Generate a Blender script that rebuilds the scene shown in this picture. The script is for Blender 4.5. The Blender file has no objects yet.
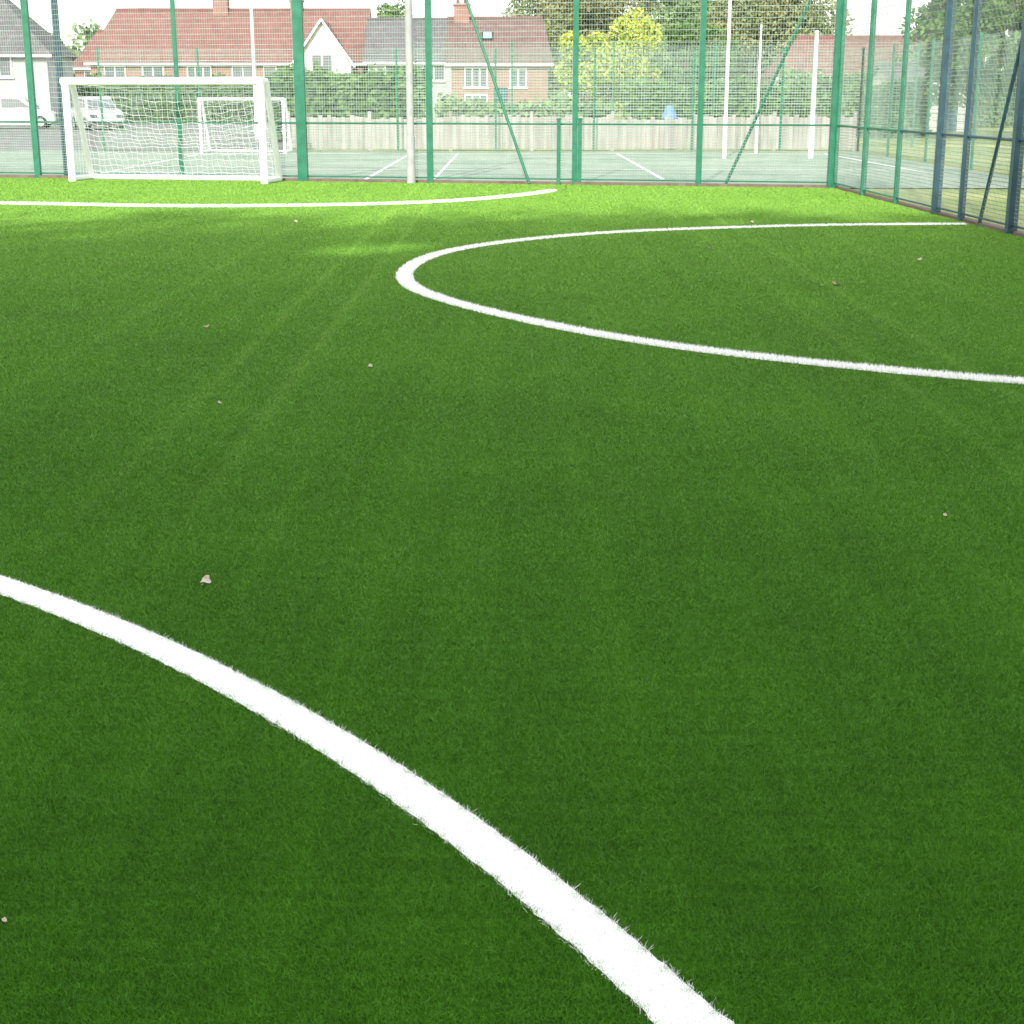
import bpy, math, random
import numpy as np
from mathutils import Vector, Matrix
random.seed(7); rng=np.random.default_rng(11)
scene=bpy.context.scene
COL=scene.collection

# ------------------------------------------------------------ materials
def new_mat(name):
    m=bpy.data.materials.new(name); m.use_nodes=True
    nt=m.node_tree; b=nt.nodes['Principled BSDF']; return m,nt,b
def mat_noise(name,c1,c2,scale=5,rough=.7,stretch=(1,1,1),detail=4,bump=0,bscale=None,spec=.3,lo=.35,hi=.65,metal=0):
    m,nt,b=new_mat(name); N=nt.nodes; L=nt.links
    g=N.new('ShaderNodeNewGeometry'); mp=N.new('ShaderNodeMapping'); mp.inputs['Scale'].default_value=stretch
    n=N.new('ShaderNodeTexNoise'); n.inputs['Scale'].default_value=scale; n.inputs['Detail'].default_value=detail
    r=N.new('ShaderNodeValToRGB'); r.color_ramp.elements[0].position=lo; r.color_ramp.elements[1].position=hi
    r.color_ramp.elements[0].color=(*c1,1); r.color_ramp.elements[1].color=(*c2,1)
    L.new(g.outputs['Position'],mp.inputs[0]); L.new(mp.outputs[0],n.inputs['Vector']); L.new(n.outputs['Fac'],r.inputs[0]); L.new(r.outputs[0],b.inputs['Base Color'])
    b.inputs['Roughness'].default_value=rough; b.inputs['Specular IOR Level'].default_value=spec; b.inputs['Metallic'].default_value=metal
    if bump:
        n2=N.new('ShaderNodeTexNoise'); n2.inputs['Scale'].default_value=bscale or scale*8; L.new(g.outputs['Position'],n2.inputs['Vector'])
        bp=N.new('ShaderNodeBump'); bp.inputs['Strength'].default_value=bump; bp.inputs['Distance'].default_value=.02
        L.new(n2.outputs['Fac'],bp.inputs['Height']); L.new(bp.outputs[0],b.inputs['Normal'])
    return m
def mat_brick(name,c1,c2,mortar,scale,bw=.5,rh=.25,ms=.02,rough=.85,off=.5):
    m,nt,b=new_mat(name); N=nt.nodes; L=nt.links
    tc=N.new('ShaderNodeTexCoord'); mp=N.new('ShaderNodeMapping'); mp.inputs['Rotation'].default_value=(math.radians(90),0,0)
    br=N.new('ShaderNodeTexBrick'); br.inputs['Scale'].default_value=scale; br.inputs['Color1'].default_value=(*c1,1); br.inputs['Color2'].default_value=(*c2,1); br.inputs['Mortar'].default_value=(*mortar,1)
    br.inputs['Mortar Size'].default_value=ms; br.inputs['Brick Width'].default_value=bw; br.inputs['Row Height'].default_value=rh; br.offset=off
    n=N.new('ShaderNodeTexNoise'); n.inputs['Scale'].default_value=1.2; n.inputs['Detail'].default_value=6; n.inputs['Roughness'].default_value=.65
    mx=N.new('ShaderNodeMix'); mx.data_type='RGBA'; mx.blend_type='MULTIPLY'; mx.inputs['Factor'].default_value=.55
    L.new(tc.outputs['Object'],mp.inputs[0]); L.new(mp.outputs[0],br.inputs['Vector']); L.new(tc.outputs['Object'],n.inputs['Vector'])
    L.new(br.outputs['Color'],mx.inputs['A']); L.new(n.outputs['Fac'],mx.inputs['B']); L.new(mx.outputs['Result'],b.inputs['Base Color'])
    b.inputs['Roughness'].default_value=rough; b.inputs['Specular IOR Level'].default_value=.2
    return m

def turf_mat(name,dark,light,haze_track,rough=.55,bump=0):
    m,nt,b=new_mat(name); N=nt.nodes; L=nt.links
    g=N.new('ShaderNodeNewGeometry')
    def noise(sc,stretch=None,det=4,ro=.5):
        n=N.new('ShaderNodeTexNoise'); n.inputs['Scale'].default_value=sc; n.inputs['Detail'].default_value=det; n.inputs['Roughness'].default_value=ro
        if stretch:
            mp=N.new('ShaderNodeMapping'); mp.inputs['Scale'].default_value=stretch; L.new(g.outputs['Position'],mp.inputs[0]); L.new(mp.outputs[0],n.inputs['Vector'])
        else: L.new(g.outputs['Position'],n.inputs['Vector'])
        return n.outputs['Fac']
    def mth(op,a,c,cl=False):
        x=N.new('ShaderNodeMath'); x.operation=op; x.use_clamp=cl
        for i,q in enumerate((a,c)):
            if isinstance(q,(int,float)): x.inputs[i].default_value=q
            else: L.new(q,x.inputs[i])
        return x.outputs[0]
    sp=N.new('ShaderNodeSeparateXYZ'); L.new(g.outputs['Position'],sp.inputs[0])
    X=sp.outputs['X']; Y=sp.outputs['Y']
    n1=noise(1,(5,.05,1),5,.6)          # brushing bands along the pitch
    n2=noise(.7); n3=noise(60,None,3); n4=noise(1,(2.5,26,1),4,.65)   # tuft rows across the pitch
    s=mth('ADD',mth('ADD',mth('MULTIPLY',n1,.27),mth('MULTIPLY',n2,.30)),mth('ADD',mth('MULTIPLY',n3,.18),mth('MULTIPLY',n4,.25)))
    r=N.new('ShaderNodeValToRGB'); r.color_ramp.elements[0].position=.36; r.color_ramp.elements[1].position=.66
    r.color_ramp.elements[0].color=(*dark,1); r.color_ramp.elements[1].color=(*light,1)
    L.new(s,r.inputs[0])
    # haze and sun washout painted into the colour, paler towards the far goal
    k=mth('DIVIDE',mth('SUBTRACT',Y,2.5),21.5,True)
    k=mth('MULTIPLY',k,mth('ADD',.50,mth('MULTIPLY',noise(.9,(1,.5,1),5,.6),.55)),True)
    # narrow pale wheel tracks running along the pitch
    wob=mth('MULTIPLY',mth('SUBTRACT',noise(1,(0,.15,0),1,.5),.5),.05)
    xx=mth('ADD',X,wob); tot=None
    fade=mth('MULTIPLY',noise(1,(9,.9,1),5,.8),1.7)
    for cx,hw,st in ((-1.32,.045,.30),(-1.76,.04,.30),(-2.9,.05,.12),(2.3,.04,.20),(2.85,.05,.24),(3.9,.05,.16)):
        dd=mth('ABSOLUTE',mth('SUBTRACT',xx,cx),0)
        q=mth('MULTIPLY',mth('SUBTRACT',1,mth('DIVIDE',dd,hw*1.7),True),st)
        tot=q if tot is None else mth('ADD',tot,q)
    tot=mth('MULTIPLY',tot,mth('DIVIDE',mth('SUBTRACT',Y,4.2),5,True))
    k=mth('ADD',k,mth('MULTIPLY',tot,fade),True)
    mx=N.new('ShaderNodeMix'); mx.data_type='RGBA'; L.new(k,mx.inputs['Factor']); L.new(r.outputs[0],mx.inputs['A']); mx.inputs['B'].default_value=(*haze_track,1)
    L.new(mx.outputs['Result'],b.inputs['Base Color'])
    b.inputs['Roughness'].default_value=rough; b.inputs['Specular IOR Level'].default_value=.22
    if bump:
        bp=N.new('ShaderNodeBump'); bp.inputs['Strength'].default_value=bump; bp.inputs['Distance'].default_value=.02
        L.new(n3,bp.inputs['Height']); L.new(bp.outputs[0],b.inputs['Normal'])
    return m

M={}
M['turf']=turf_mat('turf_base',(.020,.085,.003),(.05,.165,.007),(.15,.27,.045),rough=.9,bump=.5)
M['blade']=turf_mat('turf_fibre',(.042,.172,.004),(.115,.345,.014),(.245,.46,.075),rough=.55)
M['white_line']=mat_noise('white_fibre',(.94,.94,.93),(.98,.98,.96),40,.6)
M['green']=mat_noise('green_paint',(.014,.15,.088),(.026,.20,.122),6,.45,spec=.5)
M['navy']=mat_noise('dark_blue_green_paint',(.02,.06,.09),(.03,.09,.125),6,.45,spec=.5)
M['wire']=mat_noise('green_wire',(.24,.35,.30),(.33,.44,.40),6,.5,spec=.4)
M['wire_blue']=mat_noise('grey_green_wire',(.19,.27,.25),(.27,.35,.32),6,.5,spec=.4)
M['white']=mat_noise('white_paint',(.86,.87,.9),(.92,.92,.94),4,.4,spec=.5)
M['net']=mat_noise('white_net',(.84,.84,.86),(.92,.92,.94),10,.8)
M['pole']=mat_noise('galvanised_steel',(.34,.36,.37),(.44,.46,.46),5,.5,spec=.5)
M['court']=mat_noise('court_surface',(.18,.245,.19),(.29,.345,.275),.5,.8,detail=9)
M['asphalt']=mat_noise('asphalt',(.13,.135,.14),(.21,.21,.205),.6,.85,detail=8)
M['ground']=mat_noise('dry_grass',(.16,.24,.06),(.38,.39,.15),.35,.95,detail=10,bump=.4,bscale=6)
M['kerb']=mat_brick('edging_brick',(.20,.15,.12),(.28,.22,.18),(.26,.23,.2),4)
M['board']=mat_noise('weathered_boards',(.36,.32,.31),(.56,.52,.50),1.0,.85,stretch=(7,7,.4))
M['brick']=mat_brick('red_brick',(.37,.19,.155),(.43,.23,.19),(.48,.40,.38),3)
M['render_white']=mat_noise('white_render',(.52,.51,.50),(.64,.63,.62),1.5,.8)
M['render_grey']=mat_noise('pale_grey_render',(.38,.39,.40),(.50,.51,.51),1.5,.8)
M['roof_red']=mat_brick('clay_tiles',(.27,.14,.125),(.33,.175,.16),(.21,.115,.105),3,bw=.5,rh=.5,ms=.04)
M['roof_brown']=mat_brick('brown_tiles',(.22,.145,.138),(.27,.18,.17),(.16,.115,.11),3,bw=.5,rh=.5,ms=.04)
M['roof_slate']=mat_brick('slate_tiles',(.18,.175,.19),(.23,.225,.24),(.12,.12,.125),3,bw=.5,rh=.5,ms=.04)
M['glass'],_nt,_b=new_mat('window_glass'); _b.inputs['Base Color'].default_value=(.14,.16,.18,1); _b.inputs['Roughness'].default_value=.08
M['skylight_glass']=mat_noise('skylight_glass',(.22,.32,.5),(.3,.4,.58),3,.2)
M['carpaint']=mat_noise('white_car_paint',(.42,.44,.46),(.5,.52,.54),1,.25,spec=.6)
M['rubber']=mat_noise('rubber',(.02,.02,.02),(.04,.04,.04),5,.8)
M['bluebin']=mat_noise('blue_plastic',(.12,.26,.48),(.18,.32,.55),3,.5)
M['bark']=mat_noise('bark',(.12,.09,.07),(.24,.19,.15),3,.9,stretch=(4,4,.6),bump=.6)
M['leaf_green']=mat_noise('green_leaves',(.055,.125,.03),(.15,.25,.07),.8,.7,detail=6)
M['leaf_yellow']=mat_noise('yellow_green_leaves',(.30,.40,.05),(.48,.54,.10),.9,.7,detail=6)
M['leaf_autumn']=mat_noise('autumn_leaves',(.12,.18,.07),(.28,.28,.14),.18,.7,detail=6)
M['leaf_grey']=mat_noise('grey_green_leaves',(.10,.18,.07),(.23,.32,.14),.4,.7,detail=6)
M['leaf_dark']=mat_noise('dark_leaves',(.07,.11,.04),(.13,.19,.07),.8,.7)
M['dead_leaf']=mat_noise('dead_leaf',(.30,.21,.12),(.5,.38,.26),60,.7)
M['petal']=mat_noise('pale_petal',(.48,.42,.33),(.70,.64,.54),60,.7)

# ------------------------------------------------------------ mesh builder
class MB:
    def __init__(s): s.v=[]; s.f=[]; s.mi=[]
    def poly(s,pts,mi=0):
        b=len(s.v); s.v+= [tuple(p) for p in pts]; s.f.append(tuple(range(b,b+len(pts)))); s.mi.append(mi)
    def box(s,x0,x1,y0,y1,z0,z1,mi=0):
        b=len(s.v)
        s.v+=[(x0,y0,z0),(x1,y0,z0),(x1,y1,z0),(x0,y1,z0),(x0,y0,z1),(x1,y0,z1),(x1,y1,z1),(x0,y1,z1)]
        for q in ((3,2,1,0),(4,5,6,7),(0,1,5,4),(1,2,6,5),(2,3,7,6),(3,0,4,7)):
            s.f.append(tuple(b+i for i in q)); s.mi.append(mi)
    def tube(s,p0,p1,r0,r1=None,n=8,mi=0,cap=True):
        r1=r0 if r1 is None else r1
        p0=Vector(p0);p1=Vector(p1); d=(p1-p0)
        if d.length<1e-6: return
        d.normalize(); a=Vector((0,0,1)) if abs(d.z)<.9 else Vector((1,0,0))
        u=a.cross(d).normalized(); w=d.cross(u)
        b=len(s.v)
        for p,r in ((p0,r0),(p1,r1)):
            for i in range(n):
                t=2*math.pi*(i+.5)/n; s.v.append(tuple(p+u*(r*math.cos(t))+w*(r*math.sin(t))))
        for i in range(n):
            j=(i+1)%n; s.f.append((b+i,b+j,b+n+j,b+n+i)); s.mi.append(mi)
        if cap:
            s.f.append(tuple(b+i for i in reversed(range(n)))); s.mi.append(mi)
            s.f.append(tuple(b+n+i for i in range(n))); s.mi.append(mi)
    def mesh(s,name,mats,smooth=False):
        me=bpy.data.meshes.new(name); me.from_pydata(s.v,[],s.f)
        for m in mats: me.materials.append(m)
        me.polygons.foreach_set('material_index',s.mi)
        if smooth: me.polygons.foreach_set('use_smooth',[True]*len(s.f))
        me.update(); return me
def add_obj(name,me,parent=None,loc=None,rot=None,**props):
    o=bpy.data.objects.new(name,me); COL.objects.link(o)
    if parent: o.parent=parent
    if loc is not None: o.location=loc
    if rot is not None: o.rotation_euler=rot
    for k,v in props.items(): o[k]=v
    return o
def thing(name,loc,rz,label,category,group=None):
    o=add_obj(name,None,loc=loc,rot=(0,0,rz),label=label,category=category)
    if group: o['group']=group
    return o
def np_mesh(name,verts,nper,mats,mi=None):
    n=len(verts)//nper
    me=bpy.data.meshes.new(name)
    me.vertices.add(len(verts)); me.vertices.foreach_set('co',np.ascontiguousarray(verts,dtype=np.float32).ravel())
    me.loops.add(len(verts)); me.loops.foreach_set('vertex_index',np.arange(len(verts),dtype=np.int32))
    me.polygons.add(n); me.polygons.foreach_set('loop_start',np.arange(0,len(verts),nper,dtype=np.int32))
    try: me.polygons.foreach_set('loop_total',np.full(n,nper,dtype=np.int32))
    except Exception: pass
    for m in mats: me.materials.append(m)
    if mi is not None: me.polygons.foreach_set('material_index',mi.astype(np.int32))
    me.update(calc_edges=True); return me

# ------------------------------------------------------------ ground sheets
def sheet(name,x0,x1,y0,y1,z,mat,nx=1,ny=1):
    mb=MB(); mb.poly([(x0,y0,z),(x1,y0,z),(x1,y1,z),(x0,y1,z)])
    return add_obj(name,mb.mesh(name,[mat]),kind='structure')
mb=MB(); mb.poly([(2500*math.cos(a),2500*math.sin(a),-.04) for a in np.linspace(0,2*math.pi,64,endpoint=False)])
add_obj('ground',mb.mesh('ground',[M['ground']]),kind='structure')
mb=MB(); mb.poly([(-16,-14,0),(6.9,-14,0),(5.9,28.2,0),(-16,33.09,0)])
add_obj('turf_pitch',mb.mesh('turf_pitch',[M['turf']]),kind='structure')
mb=MB(); mb.poly([(-30,36.4,-.02),(-16,33.3,-.02),(5.9,28.5,-.02),(10.6,28.5,-.02),(10.6,47.6,-.02),(-12,47.6,-.02),(-30,47.6,-.02)])
add_obj('tennis_court',mb.mesh('tennis_court',[M['court']]),kind='structure')
sheet('car_park',-60,-7,47.6,96,-.024,M['asphalt'])
mb=MB()
def ln(x0,y0,x1,y1,w=.08):
    d=Vector((x1-x0,y1-y0,0)).normalized(); n=Vector((-d.y,d.x,0))*w/2
    mb.poly([(x0-n.x,y0-n.y,-.016),(x0+n.x,y0+n.y,-.016),(x1+n.x,y1+n.y,-.016),(x1-n.x,y1-n.y,-.016)][::-1])
for x in (-3.0,3.1,9.2,-9.1): ln(x,31.5 if x>-5 else 33.5,x,45.5)
for x in (-1.6,): ln(x,31.5,x,45.5,.06)
for a,b_ in ((-3.0,3.1),(3.2,9.2),(-9.1,-3.1)): ln(a,45.5,b_,45.5,.12); ln(a,35.6,b_,35.6,.08)
add_obj('court_marking',mb.mesh('court_marking',[M['white']]),kind='structure')

# ------------------------------------------------------------ pitch lines
def catmull(P,step=.04):
    P=[np.array(p,float) for p in P]; P=[2*P[0]-P[1]]+P+[2*P[-1]-P[-2]]
    out=[]
    for i in range(1,len(P)-2):
        a,b,c,d=P[i-1:i+3]; n=max(2,int(np.linalg.norm(c-b)/step))
        for t in np.linspace(0,1,n,endpoint=False):
            out.append(.5*((2*b)+(-a+c)*t+(2*a-5*b+4*c-d)*t*t+(-a+3*b-3*c+d)*t**3))
    out.append(P[-2]); return np.array(out)
def smooth(A,k):
    w=np.hanning(2*k+3)[1:-1]; w/=w.sum()
    ext=np.vstack([2*A[0]-A[k:0:-1],A,2*A[-1]-A[-2:-k-2:-1]])
    return np.stack([np.convolve(ext[:,i],w,'valid') for i in (0,1)],1)
ang=np.radians(np.linspace(85,-10,500))
near=np.stack([-6.76+8.0*np.cos(ang),-1.29+8.0*np.sin(ang)],1)
mid=smooth(catmull([(5.98,20.1),(4.5,20.0),(3.08,19.65),(1.12,18.8),(-.31,17.3),(-.87,16.0),(-1.04,14.6),(-.86,13.2),(-.11,11.66),(.89,10.3),(1.85,9.5),(3.06,8.78),(4.6,8.3),(6.2,8.15)]),30)
far=smooth(catmull([(-15.9,26.6),(-12,24.7),(-8.03,23.97),(-4.76,23.3),(-1.77,23.9),(-.25,25.3),(.45,26.5),(.72,27.2)]),30)
LINES=[(near,.122),(mid,.15),(far,.16)]
def tang(A):
    T=np.gradient(A,axis=0); return T/np.linalg.norm(T,axis=1,keepdims=True)
for A,w in LINES:
    T=tang(A); Nn=np.stack([-T[:,1],T[:,0]],1)
    L_=A+Nn*(w/2+rng.normal(0,.002,(len(A),1))); R_=A-Nn*(w/2+rng.normal(0,.002,(len(A),1)))
    vs=[(x,y,.004) for x,y in L_]+[(x,y,.004) for x,y in R_]; n=len(A)
    me=bpy.data.meshes.new('pitch_marking'); me.from_pydata(vs,[],[(i,i+1,n+i+1,n+i) for i in range(n-1)]); me.materials.append(M['white_line']); me.update()
    add_obj('pitch_marking',me,kind='structure')
# ------------------------------------------------------------ turf fibres
def blades(x,y,h,w,lean=.45):
    n=len(x); a=rng.uniform(0,2*math.pi,n); la=rng.uniform(0,2*math.pi,n); le=h*np.abs(rng.normal(0,lean,n))
    hh=h*rng.uniform(.55,1.1,n)
    V=np.empty((n,3,3),np.float32)
    dx=np.cos(a)*w/2; dy=np.sin(a)*w/2
    V[:,0]=np.stack([x-dx,y-dy,np.zeros(n)],1); V[:,1]=np.stack([x+dx,y+dy,np.zeros(n)],1)
    V[:,2]=np.stack([x+np.cos(la)*le,y+np.sin(la)*le,hh],1)
    return V.reshape(-1,3)
D0=150000.
ys=np.linspace(1.7,31.5,1200); hw=np.minimum(.36*ys+.6,12)
dens=D0*np.where(ys<2.9,1,(2.9/ys)**2)
cdf=np.cumsum(dens*2*hw); tot=int(cdf[-1]*(ys[1]-ys[0])); cdf/=cdf[-1]
y=np.interp(rng.random(tot),cdf,ys); x=rng.uniform(-1,1,tot)*np.minimum(.36*y+.6,12)
keep=(x<5.9+(28.2-y)*.0237)&(y<28.1+(5.88-x)*.2237); x=x[keep]; y=y[keep]
P=np.stack([x,y],1)
inl=np.zeros(len(P),bool)
for A,w in LINES:
    lo=A.min(0)-.3; hi=A.max(0)+.3
    idx=np.where(((P>lo)&(P<hi)).all(1))[0]
    As=A[::3]
    for s in range(0,len(idx),20000):
        ii=idx[s:s+20000]; d=np.min((P[ii,None,0]-As[None,:,0])**2+(P[ii,None,1]-As[None,:,1])**2,axis=1)
        inl[ii[np.sqrt(d)<w/2+rng.normal(0,.004,len(ii))]]=True
P=P[~inl]; dist=np.maximum(1,P[:,1]/2.9)
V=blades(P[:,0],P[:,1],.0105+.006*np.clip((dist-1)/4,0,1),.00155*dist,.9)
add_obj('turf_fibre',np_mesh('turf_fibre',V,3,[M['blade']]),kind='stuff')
Vs=[]
for (A,w),hh,ln_ in zip(LINES,(.0115,.03,.048),(.8,.5,.4)):
    seg=np.linalg.norm(np.diff(A,axis=0),axis=1); T=tang(A); Nn=np.stack([-T[:,1],T[:,0]],1)
    okm=(A[:,1]>1.5)
    for i in np.where(okm[:-1])[0]:
        dd=max(1,A[i,1]/4); n=int(seg[i]*w*80000/dd**1.6)+1
        t=rng.random(n)*seg[i]; o=(rng.random(n)-.5)*w+rng.normal(0,.0045,n)
        q=A[i]+T[i]*t[:,None]+Nn[i]*o[:,None]
        Vs.append(blades(q[:,0],q[:,1],hh,np.full(n,.0030*dd),ln_))
Vs=np.vstack(Vs)
add_obj('white_line_fibre',np_mesh('white_line_fibre',Vs,3,[M['white_line']]),kind='stuff')

# ------------------------------------------------------------ fences
def fence_run(pts,label,H=4.2,postr=.04,wire='wire',spacing=.05,hsp=.2,kick=1.12,post_mats=None,name='perimeter_fence',wr=.0030,pw=None,cat='fence'):
    org=pts[0]; root=thing(name,(org[0],org[1],0),0,label,cat)
    for i,p in enumerate(pts):
        q=(p[0]-org[0],p[1]-org[1]); mb=MB(); w=(pw[i] if pw else postr)
        mb.box(q[0]-w,q[0]+w,q[1]-w,q[1]+w,-.04,H); mb.box(q[0]-w*1.15,q[0]+w*1.15,q[1]-w*1.15,q[1]+w*1.15,H,H+.02)
        add_obj('post',mb.mesh('post',[M[(post_mats[i] if post_mats else 'green')]]),root)
    for i in range(len(pts)-1):
        a=Vector((pts[i][0]-org[0],pts[i][1]-org[1],0)); b=Vector((pts[i+1][0]-org[0],pts[i+1][1]-org[1],0)); d=(b-a); Ln=d.length; d.normalize(); nrm=Vector((-d.y,d.x,0))
        mb=MB(); 
        nv=int(Ln/spacing)
        for k in range(1,nv):
            c=a+d*(k*spacing); mb.tube((c.x,c.y,.06),(c.x,c.y,H-.05),wr*.9,n=4,cap=False)
        z=.1
        while z<H:
            o=nrm*.006
            mb.tube((a.x+o.x,a.y+o.y,z),(b.x+o.x,b.y+o.y,z),wr*1.9,n=4,cap=False)
            z+= hsp/2 if z<kick-.02 else hsp
        add_obj('mesh_panel',mb.mesh('mesh_panel',[M[wire]]),root)
        mt=M[(post_mats[i+1] if post_mats else 'green')]
        if kick>0:
            for z,rr in ((kick,.016),(.1,.014)):
                mb=MB(); mb.tube((a.x,a.y,z),(b.x,b.y,z),rr,n=6)
                add_obj('rail',mb.mesh('rail',[mt]),root)
    return root
def fy(x): return 28.2+(5.88-x)*.2237
fx=[-15.3,-12.5,-9.78,-6.66,-4.14,-1.59,1.19,3.49,5.88]
far_fence=fence_run([(x,fy(x)) for x in fx],'tall green steel mesh fence closing the turf pitch',
   post_mats=['green']*9,pw=[.04,.04,.06,.04,.095,.06,.05,.05,.08],hsp=.1)
def part_tube(parent,name,pts,r,mat,n=8,org=(0,0)):
    mb=MB()
    for a,b in pts: mb.tube((a[0]-org[0],a[1]-org[1],a[2]),(b[0]-org[0],b[1]-org[1],b[2]),r,n=n)
    return add_obj(name,mb.mesh(name,[M[mat]]),parent)
o0=(fx[0],fy(fx[0]))
part_tube(far_fence,'brace',[((.33,29.25,.02),(-1.15,29.85,4.2))],.03,'green',org=o0)
part_tube(far_fence,'brace',[((4.0,28.75,.02),(5.75,28.4,4.2))],.03,'green',org=o0)
xg=1.19-o0[0]; yg=fy(1.19)-o0[1]
for a,b_ in ((-.34,-.27),(.06,.13)):
    mb=MB(); mb.box(xg+a,xg+b_,yg-.06,yg+.06,0,1.2); mb.box(xg+a-.01,xg+b_+.01,yg-.07,yg+.07,1.2,1.23)
    add_obj('gate_jamb',mb.mesh('gate_jamb',[M['green']]),far_fence)
mb=MB(); xg=-9.2-o0[0]; yg=fy(-9.2)-o0[1]+.2
mb.box(xg-.055,xg+.055,yg-.055,yg+.055,0,4.2); add_obj('gate_post',mb.mesh('gate_post',[M['navy']]),far_fence)
ry=[28.08,26.0,23.95,21.85,20.7,18.75,16.6,14.5,12.4,10.3,8.2]
def rx(y): return 5.9+(28.2-y)*.0265
rf=[(rx(y),y) for y in ry]
right_fence=fence_run(rf,'tall mesh side fence with dark blue painted posts',
   post_mats=['green','green','green','navy','navy','navy','navy','navy','navy','navy','navy'],wire='wire_blue',pw=[.02,.04,.035,.055,.04,.06]+[.05]*5,hsp=.1,wr=.0024)
part_tube(right_fence,'brace',[((6.14,20.0,.02),(6.1,18.0,3.9))],.025,'navy',org=rf[0])
def edge_box(a,b,w,z0,z1):
    a=Vector(a);b=Vector(b); d=(b-a).normalized(); n=Vector((-d.y,d.x))*w/2
    P4=[a-n,b-n,b+n,a+n]; m=MB(); k=[(p.x,p.y,z0) for p in P4]+[(p.x,p.y,z1) for p in P4]; m.v=k
    m.f=[(3,2,1,0),(4,5,6,7),(0,1,5,4),(1,2,6,5),(2,3,7,6),(3,0,4,7)]; m.mi=[0]*6; return m
add_obj('kerb',edge_box((-16,fy(-16)+.02),(6.02,fy(6.02)+.02),.14,-.04,.05).mesh('kerb',[M['kerb']]),kind='structure')
add_obj('kerb',edge_box((5.97,28.05),(6.95,-9),.12,-.04,.035).mesh('kerb',[M['kerb']]),kind='structure')

# ------------------------------------------------------------ goals
def make_goal(W,H,D,loc,rz,label,bar=.05,net=True,sp=.12):
    g=thing('football_goal',loc,rz,label,'goal')
    mb=MB(); w=W/2
    mb.tube((-w,0,-.01),(-w,0,H),bar,n=12); mb.tube((w,0,-.01),(w,0,H),bar,n=12); mb.tube((-w-bar,0,H),(w+bar,0,H),bar,n=12)
    add_obj('goal_frame',mb.mesh('goal_frame',[M['white']]),g)
    mb=MB(); r=bar*.8; td=D*.35
    for s in (-w,w):
        mb.tube((s,0,.05),(s,D,.05),r); mb.tube((s,D,.05),(s,td,H),r); mb.tube((s,td,H),(s,0,H),r)
    mb.tube((-w,D,.05),(w,D,.05),r); mb.tube((-w,td,H),(w,td,H),r*.7)
    add_obj('back_frame',mb.mesh('back_frame',[M['white']]),g)
    if net:
        mb=MB(); nu=int(W/sp); 
        nv=int((td+H)/sp)
        pr=[]
        for k in range(nv+1):
            t=k/nv
            if t<.15: pr.append((td*t/.15,H-.05*math.sin(t/.15*math.pi)))
            else:
                q=(t-.15)/.85; pr.append((td+(D-td)*q, H*(1-q)+.03))
        def pt(i,k):
            u=i/nu; yy,zz=pr[k]; sag=math.sin(u*math.pi); t=k/nv
            b=.10*math.sin(t*math.pi)*(.6+.4*math.sin(u*9))
            return (-w+W*u+.02*math.sin(k*1.3+i), yy-b*sag*.9, max(.03,zz-.3*sag*math.sin(min(1,t*1.4)*math.pi)+.015*math.sin(i*1.7)))
        for i in range(nu+1):
            for k in range(nv+1):
                if i<nu: mb.tube(pt(i,k),pt(i+1,k),.0038,n=3,cap=False)
                if k<nv: mb.tube(pt(i,k),pt(i,k+1),.0038,n=3,cap=False)
        for s in (-w,w):
            nz=int(H/sp)
            for k in range(1,nz):
                z=k*H/nz; ye=D+(td-D)*z/H; mb.tube((s,0,z),(s,ye,z),.0045,n=3,cap=False)
            for k in range(1,int(D/sp)):
                yy=k*sp; z1=H if yy<td else H*(D-yy)/(D-td); mb.tube((s,yy,0),(s,yy,z1),.0045,n=3,cap=False)
        add_obj('net',mb.mesh('net',[M['net']]),g)
    return g
make_goal(4.05,1.9,.8,(-6.74,29.98,0),-math.atan(.2237),'white steel football goal with sagging net on the turf',bar=.075)
make_goal(2.5,1.55,.9,(-7.95,45.6,-.02),-.08,'small white goal standing on the hard court',bar=.04,sp=.2)

# ------------------------------------------------------------ poles
def lamp_pole(loc,h,r,label,mat='pole'):
    g=thing('floodlight_pole',loc,0,label,'floodlight pole','floodlight poles around the courts')
    mb=MB(); mb.tube((0,0,0),(0,0,.9),r*1.2,n=16); mb.tube((0,0,.9),(0,0,h),r,r*.8,n=16); add_obj('pole',mb.mesh('pole',[M[mat]]),g)
    if h>6:
        mb=MB(); mb.tube((-.5,0,h),(.5,0,h),.035); 
        for s in (-.4,.4): mb.box(s-.18,s+.18,-.3,.1,h+.04,h+.16)
        add_obj('floodlight',mb.mesh('floodlight',[M['pole']]),g)
    else:
        mb=MB(); mb.tube((0,0,h),(0,0,h+.04),r*1.05,r*.6,n=16); add_obj('cap',mb.mesh('cap',[M[mat]]),g)
lamp_pole((-1.95,29.72,-.02),8,.07,'grey steel floodlight pole standing against the green fence')
lamp_pole((5.79,42,-.02),8,.045,'slim white floodlight pole beside the tennis court','white')
lamp_pole((7.25,45.8,-.02),3.6,.035,'short slim white pole by the pale boundary boards','white')
lamp_pole((8.2,42.3,-.02),3.3,.06,'short thick white pole at the edge of the tennis court','white')
lamp_pole((-9.9,60,-.02),9,.06,'white floodlight pole in front of the houses','white')

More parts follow.
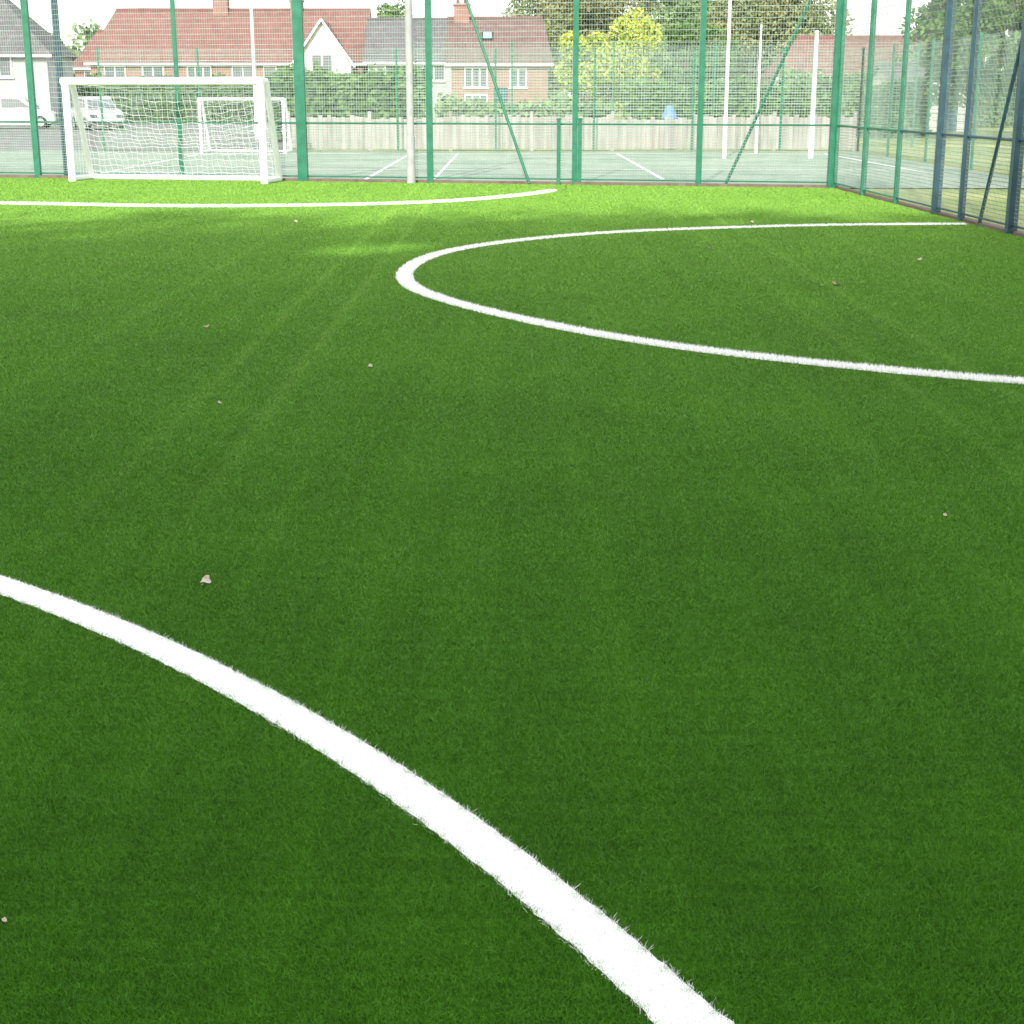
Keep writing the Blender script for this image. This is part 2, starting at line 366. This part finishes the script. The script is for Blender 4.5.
# ------------------------------------------------------------ court boundary
root=thing('boundary_fence',(-6.9,47.9,-.04),0,'low pale weathered timber board fence behind the tennis court','fence')
for i in range(7):
    mb=MB(); x0=i*2.5
    for k in range(17):
        a=x0+.05+k*.142; mb.box(a,a+.134,-.012+random.uniform(-.006,.006),.012,.06,1.05+random.uniform(-.05,.05)-(.06 if i%3==1 else 0))
    add_obj('board_panel',mb.mesh('board_panel',[M['board']]),root)
for i in range(8):
    mb=MB(); mb.box(i*2.5-.05,i*2.5+.05,-.06,.04,0,1.2); add_obj('post',mb.mesh('post',[M['board']]),root)
fence_run([(x,47.3) for x in (-12.5,-9.5,-6.5,-3.5,-.5,2.5,5.5,8.2,10.6)],'green chain-link fence around the tennis court',H=3.0,postr=.03,spacing=.08,hsp=.08,kick=0,name='court_fence',wr=.0036)
fence_run([(10.6,y) for y in (47.3,43.5,39.5,35.5,31.5,28.6)],'green chain-link fence along the side of the tennis court',H=3.0,postr=.03,spacing=.1,hsp=.1,kick=0,name='court_fence',wr=.0034)
fence_run([(x,y) for x,y in ((-3.4,52.5),(0,52.5),(3.4,52.5),(6.8,52.5),(10.2,52.5),(13.6,52.5))],'older grey-green wire fence beyond the board fence',H=3.4,postr=.03,spacing=.12,hsp=.09,kick=0,name='court_fence',wr=.0034)
def bin_(loc,label):
    g=thing('litter_bin',loc,.2,label,'bin')
    mb=MB(); mb.tube((0,0,0),(0,0,.95),.2,.24,n=14); add_obj('body',mb.mesh('body',[M['bluebin']],False),g)
    mb=MB(); mb.tube((0,0,.95),(0,0,1.02),.27,.24,n=14); mb.tube((0,0,1.02),(0,0,1.35),.24,.1,n=14); add_obj('lid',mb.mesh('lid',[M['bluebin']]),g)
bin_((5.0,49.3,-.02),'round blue litter bin behind the pale board fence')

# ------------------------------------------------------------ houses
def window(parent,x,y,z,w,h,mull=2):
    g=add_obj('window',None,parent)
    fr=MB(); t=.08
    fr.box(x-w/2,x+w/2,y-.08,y-.003,z,z+t); fr.box(x-w/2,x+w/2,y-.08,y-.003,z+h-t,z+h)
    for i in range(mull+1):
        xx=x-w/2+(w-t)*i/mull; fr.box(xx,xx+t,y-.077,y-.006,z+t,z+h-t)
    fr.box(x-w/2-.06,x+w/2+.06,y-.14,y-.003,z-.08,z-.002)
    add_obj('frame',fr.mesh('frame',[M['white']]),g)
    pn=MB(); pn.poly([(x-w/2+.05,y-.03,z+.05),(x+w/2-.05,y-.03,z+.05),(x+w/2-.05,y-.03,z+h-.05),(x-w/2+.05,y-.03,z+h-.05)])
    add_obj('pane',pn.mesh('pane',[M['glass']]),g)
def house(name,loc,rz,W,Dp,ze,zr,wall,roof,label,wins=(),door=None,hipL=0,hipR=0,chims=(),gable=None,over=.35,sky_=None):
    g=thing(name,loc,rz,label,'house')
    mb=MB(); mb.box(0,W,0,Dp,0,ze)
    if hipL==0: mb.poly([(0,0,ze),(0,Dp,ze),(0,Dp/2,zr-.1)])
    if hipR==0: mb.poly([(W,0,ze),(W,Dp/2,zr-.1),(W,Dp,ze)])
    add_obj('wall',mb.mesh('wall',[M[wall]]),g)
    o=over; mb=MB(); ez=ze-o*.5
    A=(-o,-o,ez);B=(W+o,-o,ez);C=(W+o,Dp+o,ez);Dd=(-o,Dp+o,ez);R0=(-o+hipL,Dp/2,zr);R1=(W+o-hipR,Dp/2,zr)
    mb.poly([A,B,R1,R0]); mb.poly([C,Dd,R0,R1])
    if hipL: mb.poly([Dd,A,R0])
    if hipR: mb.poly([B,C,R1])
    mb.box(-o,W+o,-o-.06,-o+.04,ez-.16,ez-.01,1); mb.tube((R0[0],R0[1],zr+.02),(R1[0],R1[1],zr+.02),.12,n=6)
    rf=add_obj('roof',mb.mesh('roof',[M[roof],M['white']]),g)
    if sky_:
        def rp(x,t,l): 
            yy=-o+(Dp/2+o)*t; zz=ez+(zr-ez)*t; return (x,yy-l*.45,zz+l)
        xs,t0,wd,dt=sky_; mb=MB(); 
        fr=[rp(xs-wd/2,t0,.05),rp(xs+wd/2,t0,.05),rp(xs+wd/2,t0+dt,.05),rp(xs-wd/2,t0+dt,.05)]; mb.poly(fr,0)
        fr=[rp(xs-wd/2+.1,t0+.03,.07),rp(xs+wd/2-.1,t0+.03,.07),rp(xs+wd/2-.1,t0+dt-.03,.07),rp(xs-wd/2+.1,t0+dt-.03,.07)]; mb.poly(fr,1)
        add_obj('skylight',mb.mesh('skylight',[M['rubber'],M['skylight_glass']]),rf)
    for cx,cw,ct in chims:
        c=MB(); c.box(cx-cw/2,cx+cw/2,Dp/2-.45,Dp/2+.45,zr-.8,ct); c.box(cx-cw/2-.08,cx+cw/2+.08,Dp/2-.53,Dp/2+.53,ct,ct+.14)
        for s in (-.25,.25): c.tube((cx+s*cw,Dp/2,ct+.14),(cx+s*cw,Dp/2,ct+.55),.12,.1,n=8,mi=1)
        add_obj('chimney',c.mesh('chimney',[M['brick'],M['roof_red']]),rf)
    if gable:
        x0,x1,yf,gz,az,gm=gable; xm=(x0+x1)/2; mb=MB()
        mb.poly([(x0,yf,0),(x1,yf,0),(x1,yf,gz),(xm,yf,az-.1),(x0,yf,gz)]); mb.poly([(x0,-.01,0),(x0,yf,0),(x0,yf,gz),(x0,-.01,gz)]); mb.poly([(x1,yf,0),(x1,-.01,0),(x1,-.01,gz),(x1,yf,gz)])
        add_obj('gable_wall',mb.mesh('gable_wall',[M[gm]]),g)
        mb=MB(); p=.3; back=Dp*.45
        for xe,sg in ((x0-p,1),(x1+p,-1)):
            zs=gz-.3
            mb.poly([(xe,yf-p,zs),(xm,yf-p,az),(xm,back,az),(xe,back,zs)][::sg]); 
            mb.tube((xe,yf-p-.02,zs),(xm,yf-p-.02,az),.1,n=4,mi=1)
        add_obj('gable_roof',mb.mesh('gable_roof',[M[roof],M['white']]),g)
    for wv in wins: window(g,*wv)
    if door:
        x,y=door; mb=MB(); mb.box(x-.45,x+.45,y-.06,y-.003,0.02,2.1); d=add_obj('door',mb.mesh('door',[M['navy']]),g)
        mb=MB(); mb.tube((x+.33,y-.12,1.05),(x+.33,y-.06,1.05),.04); add_obj('handle',mb.mesh('handle',[M['pole']]),d)
    return g
house('brick_house',(-31,115,0),0,20,8,4.1,7.8,'brick','roof_red','long brick house with clay tiled roof and white gable',
  wins=[(1.8,0,2.5,1.6,1.2,2),(4.6,0,2.5,1.6,1.2,2),(8,0,2.5,1.8,1.2,3),(11.2,0,2.5,1.6,1.2,2),(13.2,0,2.5,1.0,1.2,1),(17.2,-1.2,3.2,1.6,1.3,2),(17.2,-1.2,.8,2.2,1.4,3),(3,0,.7,2,1.4,3),(8,0,.7,2,1.4,3),(12,0,.7,1.6,1.4,2)],
  door=(5.6,0),chims=((9.1,1.1,8.6),(14.8,.9,8.4)),gable=(15.2,19.3,-1.2,3.9,6.9,'render_white'),hipL=1.5)
house('brick_house',(-33,118,0),0,4.5,8,3.8,6.4,'brick','roof_red','low brick house wing with clay tiled hipped roof',wins=[(1.2,0,2.2,1.0,1.2,2)],hipL=1.2)
house('semi_detached_house',(-10.3,112,0),0,6.0,8,4.1,7.0,'render_grey','roof_slate','pale rendered house with grey-brown tiled roof',wins=[(2,0,2.6,1.6,1.2,2),(4.7,0,2.6,1.6,1.2,2)])
house('brick_house',(-3.9,100,0),0,6.2,8,3.75,6.5,'brick','roof_brown','pinkish brick house with brown roof and white windows',
  wins=[(1.6,0,2.1,1.5,1.25,3),(4.3,0,2.1,1.1,1.2,2),(1.6,0,.5,1.5,1.2,3)],door=(3.2,0),chims=((.6,1.0,7.3),),hipR=.6,sky_=(2.3,.5,.75,.2))
house('rendered_house',(17.0,100,0),-.05,10,8,2.9,5.3,'render_white','roof_red','pale rendered house with faded red tiled roof',
  wins=[(1.6,0,1.1,1.4,1.3,2),(4.6,0,1.1,1.8,1.3,3),(8,0,1.1,1.6,1.3,2)],door=(6.3,0),hipL=2)
house('rendered_house',(-36,86,0),.1,10.2,8,4.0,8.0,'render_grey','roof_slate','pale grey rendered house with dark slate hipped roof',
  wins=[(4,0,2.6,1.4,1.2,2),(7.6,0,2.6,1.4,1.2,2),(5,0,.7,1.6,1.3,2)],hipR=4.2,chims=((3.5,1,8.9),))
house('sports_hut',(17.5,72,0),.1,4,3,2.3,3.0,'render_white','roof_slate','small white hut with dark roof beside the path',wins=[(1.2,0,1.0,.8,.8,1)],door=(2.8,0),over=.2)

# ------------------------------------------------------------ cars
def make_car(loc,rz,paint,label):
    g=thing('parked_car',loc,rz,label,'car','cars parked beside the houses')
    def loft(secs,mats,name,par=g):
        mb=MB(); n=len(secs[0])
        for s in secs: mb.v+=s
        for a in range(len(secs)-1):
            for i in range(n):
                j=(i+1)%n; mb.f.append((a*n+i,a*n+j,(a+1)*n+j,(a+1)*n+i)); mb.mi.append(0)
        mb.f.append(tuple(reversed(range(n)))); mb.mi.append(0); mb.f.append(tuple(range((len(secs)-1)*n,len(secs)*n))); mb.mi.append(0)
        return add_obj(name,mb.mesh(name,mats,False),par)
    side=[(-2.1,.35),(-2.15,.6),(-2.1,.95),(-1.75,1.02),(-.9,1.05),(.85,1.03),(1.7,.9),(2.08,.72),(2.12,.4),(1.9,.25),(-1.9,.25)]
    loft([[(x*.97,-.88,z*.98+.01) for x,z in side],[(x,-.8,z) for x,z in side],[(x,.8,z) for x,z in side],[(x*.97,.88,z*.98+.01) for x,z in side]],[paint],'body')
    cab=[(-1.95,1.0),(-1.6,1.5),(-1.2,1.6),(.2,1.6),(.55,1.5),(1.15,1.0)]
    loft([[(x,-.76 if z<1.2 else -.62,z) for x,z in cab],[(x,.76 if z<1.2 else .62,z) for x,z in cab]],[paint],'cabin')
    for s in (-1,1):
        y0=s*.765; y1=s*.66
        for q in ([(-1.7,1.08),(-1.42,1.45),(-.65,1.5),(-.65,1.08)],[(-.55,1.08),(-.55,1.5),(.3,1.47),(.85,1.08)]):
            mb=MB(); mb.poly([(x,y0-(y0-y1)*(z-1.05)/.45+s*.012,z) for x,z in (q if s>0 else q[::-1])])
            add_obj('side_window',mb.mesh('side_window',[M['glass']]),g)
    for pts,nm in (([(1.12,1.07),(.62,1.47)],'windscreen'),([(-1.96,1.07),(-1.66,1.45)],'rear_window')):
        (x0,z0),(x1,z1)=pts; mb=MB(); sx=.02 if x0>0 else -.02
        mb.poly([(x0+sx,-.68,z0),(x0+sx,.68,z0),(x1+sx,.58,z1),(x1+sx,-.58,z1)]); add_obj(nm,mb.mesh(nm,[M['glass']]),g)
    for x in (-1.3,1.35):
        for s in (-1,1):
            wv=add_obj('wheel',None,g)
            mb=MB(); mb.tube((x,s*.68,.32),(x,s*.9,.32),.32,n=20); add_obj('tyre',mb.mesh('tyre',[M['rubber']]),wv)
            mb=MB(); mb.tube((x,s*.895,.32),(x,s*.91,.32),.2,n=14); add_obj('rim',mb.mesh('rim',[M['pole']]),wv)
    for s in (-.62,.62):
        mb=MB(); mb.box(2.0,2.13,s-.16,s+.16,.62,.76); add_obj('headlight',mb.mesh('headlight',[M['glass']]),g)
    return g
make_car((-25.6,80,-.024),.15,M['carpaint'],'white hatchback car parked beyond the fence')
make_car((-20.6,77,-.024),-1.1,M['carpaint'],'white car parked nose-on beyond the goal')

# ------------------------------------------------------------ vegetation
SUN_TO=Vector((.2,.98,0)).normalized(); EL=math.radians(32)
SD=np.array([SUN_TO.x*math.cos(EL),SUN_TO.y*math.cos(EL),-math.sin(EL)])
GAPS=[((-2.02,5.75,0),.08,.88),((-1.12,6.45,0),.04,.82),((-1.3,6.5,0),.0,.8),((-1.75,16.6,0),.24,.9),((-1.2,16.9,0),.16,.9)]
def leaf_cloud(cent,rad,n,size,clumps=28,seed=0,hollow=.55,org=None):
    r=np.random.default_rng(seed)
    c=r.normal(size=(clumps,3)); c/=np.linalg.norm(c,axis=1,keepdims=True); c*=r.uniform(hollow,1,(clumps,1))**.6
    cr=r.uniform(.18,.36,clumps)
    k=r.integers(0,clumps,n); d=r.normal(size=(n,3)); d/=np.linalg.norm(d,axis=1,keepdims=True); d*=r.uniform(.3,1,(n,1))**.5
    p=(c[k]*.8+d*cr[k][:,None])*np.array(rad)+np.array(cent)
    if org is not None:   # leaves cut away along chosen sun rays to place flecks on the turf
        ok=np.ones(n,bool)
        for t,gr,pb in GAPS:
            v=p+np.array(org)-np.array(t); pr=v@SD; dd=np.linalg.norm(v-pr[:,None]*SD,axis=1); ok&=~((dd<gr+.18)&(r.random(n)<pb))
        p=p[ok]; n=len(p)
    u=r.normal(size=(n,3)); u/=np.linalg.norm(u,axis=1,keepdims=True); w=np.cross(u,r.normal(size=(n,3))); w/=np.linalg.norm(w,axis=1,keepdims=True)
    s=size*r.uniform(.5,1.2,(n,1))/2
    V=np.stack([p-u*s,p-w*s*.6,p+u*s,p+w*s*.6],1)
    return V.reshape(-1,3)
def tree(loc,h,r,leaf,label,seed,n=3500,size=.3,base=.3,name='broadleaf_tree',group=None,clumps=28,trunk=None,dx=1,hollow=.4,gaps=False):
    g=thing(name,loc,0,label,'tree',group); rr=random.Random(seed)
    mb=MB(); tr=trunk or h*.022; zc=h*(base+(1-base)/2); hz=h*(1-base)/2
    pts=[Vector((0,0,-.05))]
    for k in range(1,5): pts.append(Vector((rr.uniform(-.1,.1)*k*.3,rr.uniform(-.1,.1)*k*.3,h*.72*k/4)))
    for k in range(4): mb.tube(pts[k],pts[k+1],tr*(1-.2*k),tr*(1-.2*(k+1)),n=8)
    for k in range(9):
        a=rr.uniform(0,6.28); z=rr.uniform(base*.8,.7)*h; p0=Vector((0,0,z)); e=Vector((math.cos(a)*r*.75*dx,math.sin(a)*r*.75,min(h*.92,z+rr.uniform(.15,.3)*h))); m_=(p0+e)/2+Vector((0,0,-.04*h))
        mb.tube(p0,m_,tr*.4,tr*.25,n=6); mb.tube(m_,e,tr*.25,tr*.08,n=6)
    add_obj('trunk',mb.mesh('trunk',[M['bark']]),g)
    add_obj('crown',np_mesh('crown',leaf_cloud((0,0,zc),(r*dx,r,hz),n,size,clumps,seed,hollow,loc if gaps else None),4,[M[leaf]]),g)
    return g
tree((4.7,75,0),6.2,2.7,'leaf_yellow','small yellow-green tree behind the tennis courts',27,13000,.22,base=.12,clumps=24)
tree((6.5,150,0),14.5,8.0,'leaf_autumn','large tree with thin brownish autumn foliage behind the houses',2,28000,.4,base=.06,clumps=48,hollow=.2)
tree((15.5,146,0),13.0,6.5,'leaf_grey','tall grey-green tree behind the courts',17,22000,.4,base=.06,clumps=36,hollow=.2)
tree((23,140,0),13.6,7.2,'leaf_autumn','spreading autumn-tinted tree behind the courts',3,26000,.4,base=.06,clumps=44,hollow=.2)
tree((13.5,120,0),7.8,4.6,'leaf_green','rounded green tree behind the courts',4,12000,.3,base=.05,clumps=20)
tree((9.3,118,0),6.6,3.6,'leaf_grey','rounded grey-green tree behind the courts',14,10000,.3,base=.05,clumps=20)
tree((27.5,95,0),6.3,4,'leaf_grey','rounded grey-green tree beside the pale house',5,9000,.3,base=.1)
tree((17.9,60,0),6.8,3.2,'leaf_green','green tree standing on the grass beyond the side fence',6,14000,.24,base=.12)
tree((22.8,64,0),7.8,3.8,'leaf_green','leafy green tree standing on the grass beyond the side fence',8,16000,.26,base=.12)
tree((-9.5,128,0),9.0,3.2,'leaf_green','tree rising above the roofs between two houses',9,8000,.35,base=.2)
tree((-38,120,0),7.5,4,'leaf_green','tree rising behind the slate-roofed house',12,8000,.35,base=.2)
for i in range(9):
    tree((-21.5+i*3.7,-9.5+(.5 if i%2 else -.4),0),20.3+[.5,.1,.3,.5,.2,.4,.1,.4,.5][i],4.3,'leaf_dark','tall dense broadleaf tree beside the turf pitch',30+i,13000,.55,base=.1,clumps=110,group='trees lining the near side of the pitch',hollow=.1,gaps=True)
def hedge(x0,x1,y,h,d,leaf,label,seed):
    r=np.random.default_rng(seed); mb=MB(); mb.box(.25,x1-x0-.25,-d/2+.25,d/2-.25,-.04,h-.3)
    g=thing('hedge',(x0,y,0),0,label,'hedge')
    add_obj('hedge_core',mb.mesh('hedge_core',[M['leaf_dark']]),g)
    L_=x1-x0; n=int(L_*h*560)
    u=r.uniform(0,L_,n); t=r.random(n); side=t<.6
    z=np.where(side,r.uniform(0,1,n)*h,h-.25+r.normal(0,.16,n)+.2*np.sin(u*1.7)+.12*np.sin(u*4.1)); yy=np.where(side,-d/2+r.normal(0.1,.12,n),r.uniform(-d/2,d/2,n))
    p=np.stack([u,yy,z],1); a=r.normal(size=(n,3)); a/=np.linalg.norm(a,axis=1,keepdims=True); w=np.cross(a,r.normal(size=(n,3))); w/=np.linalg.norm(w,axis=1,keepdims=True)
    s=.15*r.uniform(.5,1.2,(n,1)); V=np.stack([p-a*s,p-w*s*.6,p+a*s,p+w*s*.6],1).reshape(-1,3)
    add_obj('foliage',np_mesh('foliage',V,4,[M[leaf]]),g)
hedge(-8.6,-3.0,57,2.35,1.6,'leaf_green','long clipped green hedge behind the pale board fence',1)
hedge(-3.0,4.0,62,1.3,1.6,'leaf_grey','pale green hedge in front of the brick house',2)
hedge(4.5,17,64,2.0,1.8,'leaf_green','green hedge behind the tennis courts',3)
hedge(-34,-9,97,2.5,2,'leaf_green','hedge along the car park edge',4)
hedge(14.5,40,84,2.6,2,'leaf_grey','hedge at the edge of the grass field',5)
Vw=[]
for i in range(46):
    x=-95+i*4.4; hgt=7.0+2.2*math.sin(i*.9)+1.5*math.sin(i*2.3)
    Vw.append(leaf_cloud((x,205+6*math.sin(i*1.7),hgt*.5),(4.2,4,hgt*.55),1600,.9,22,100+i,hollow=.2))
add_obj('far_woodland',np_mesh('far_woodland',np.vstack(Vw),4,[M['leaf_grey']]),kind='stuff')

# ------------------------------------------------------------ fallen leaves
def fallen(loc,s,mat,rz,label):
    mb=MB(); na=10; nr=3
    mb.v=[(0,0,.02*s)]
    for j in range(1,nr+1):
        for i in range(na):
            a=2*math.pi*i/na; q=j/nr; rad=s*.5*q*(1+.18*math.sin(3*a+rz*5)+.1*math.cos(5*a))
            mb.v.append((rad*math.cos(a),rad*.75*math.sin(a),s*(.32*q*q*(.6+.4*math.sin(2*a+1)))))
    for i in range(na): mb.f.append((0,1+i,1+(i+1)%na)); mb.mi.append(0)
    for j in range(nr-1):
        for i in range(na):
            a=1+j*na+i; b=1+j*na+(i+1)%na; mb.f.append((a,a+na,b+na,b)); mb.mi.append(0)
    mb.tube((-.45*s,0,.12*s),(-.8*s,.05*s,.2*s),s*.025,n=5)
    o=add_obj('fallen_leaf',mb.mesh('fallen_leaf',[M[mat]],True),loc=loc,rot=(.35,-.25,rz),label=label,category='leaf',group='fallen leaves on the turf')
for x,yv,s,mt,rz,lb in ((-1.07,4.98,.045,'petal',1.3,'curled beige dry leaf lying on the turf'),(2.89,13.46,.09,'dead_leaf',1.9,'brown dry leaf lying on the turf'),(-2.24,10.97,.045,'dead_leaf',.2,'brown dry leaf lying on the turf'),(-1.61,8.13,.03,'petal',2.2,'pale dry leaf lying on the turf'),(-.89,9.3,.035,'petal',1,'pale dry leaf lying on the turf'),(-1.045,2.75,.014,'petal',2,'tiny white petal on the turf'),(4.2,15.6,.05,'petal',.4,'pale dry leaf lying on the turf'),(1.75,5.84,.02,'petal',.9,'tiny pale leaf scrap on the turf'),(3.2,20.3,.06,'petal',.9,'pale dry leaf lying on the turf'),(-2.9,20.4,.06,'petal',.9,'pale dry leaf lying on the turf'),(2.2,16.8,.05,'petal',2.9,'pale dry leaf lying on the turf')):
    fallen((x,yv,.012),s,mt,rz,lb)

# ------------------------------------------------------------ light
d=Vector(SD)
sl=bpy.data.lights.new('sun','SUN'); sl.energy=4.8; sl.angle=math.radians(.9); sl.color=(1,.94,.84)
so=bpy.data.objects.new('sun',sl); COL.objects.link(so); so.rotation_euler=d.to_track_quat('-Z','Y').to_euler()
w=bpy.data.worlds.new('World'); scene.world=w; w.use_nodes=True; nt=w.node_tree
sky=nt.nodes.new('ShaderNodeTexSky'); sky.sky_type='NISHITA'; sky.sun_disc=False; sky.sun_elevation=EL
sky.sun_rotation=math.atan2(-SUN_TO.x,-SUN_TO.y)%(2*math.pi); sky.dust_density=3.0; sky.air_density=1.0; sky.ozone_density=1
bg=nt.nodes['Background']; nt.links.new(sky.outputs[0],bg.inputs[0]); bg.inputs[1].default_value=.11
tc=nt.nodes.new('ShaderNodeTexCoord'); cn=nt.nodes.new('ShaderNodeTexNoise'); cn.inputs['Scale'].default_value=2.5; cn.inputs['Detail'].default_value=6
cr=nt.nodes.new('ShaderNodeValToRGB'); cr.color_ramp.elements[0].position=.3; cr.color_ramp.elements[1].position=.7
cr.color_ramp.elements[0].color=(.89,.88,.85,1); cr.color_ramp.elements[1].color=(1,.99,.94,1)
nt.links.new(tc.outputs['Generated'],cn.inputs['Vector']); nt.links.new(cn.outputs['Fac'],cr.inputs[0])
b2=nt.nodes.new('ShaderNodeBackground'); b2.inputs[1].default_value=1.45; nt.links.new(cr.outputs[0],b2.inputs[0])
ad=nt.nodes.new('ShaderNodeAddShader'); nt.links.new(bg.outputs[0],ad.inputs[0]); nt.links.new(b2.outputs[0],ad.inputs[1])
nt.links.new(ad.outputs[0],nt.nodes['World Output'].inputs['Surface'])
scene.view_settings.view_transform='Standard'; scene.view_settings.look='None'; scene.view_settings.exposure=0

cam=bpy.data.cameras.new('camera'); co=bpy.data.objects.new('camera',cam); COL.objects.link(co)
cam.sensor_width=36; cam.lens=52.73; cam.clip_end=5000; cam.clip_start=.05
co.location=(0,0,1.65); co.rotation_euler=(math.radians(90-15.54),0,0)
scene.camera=co
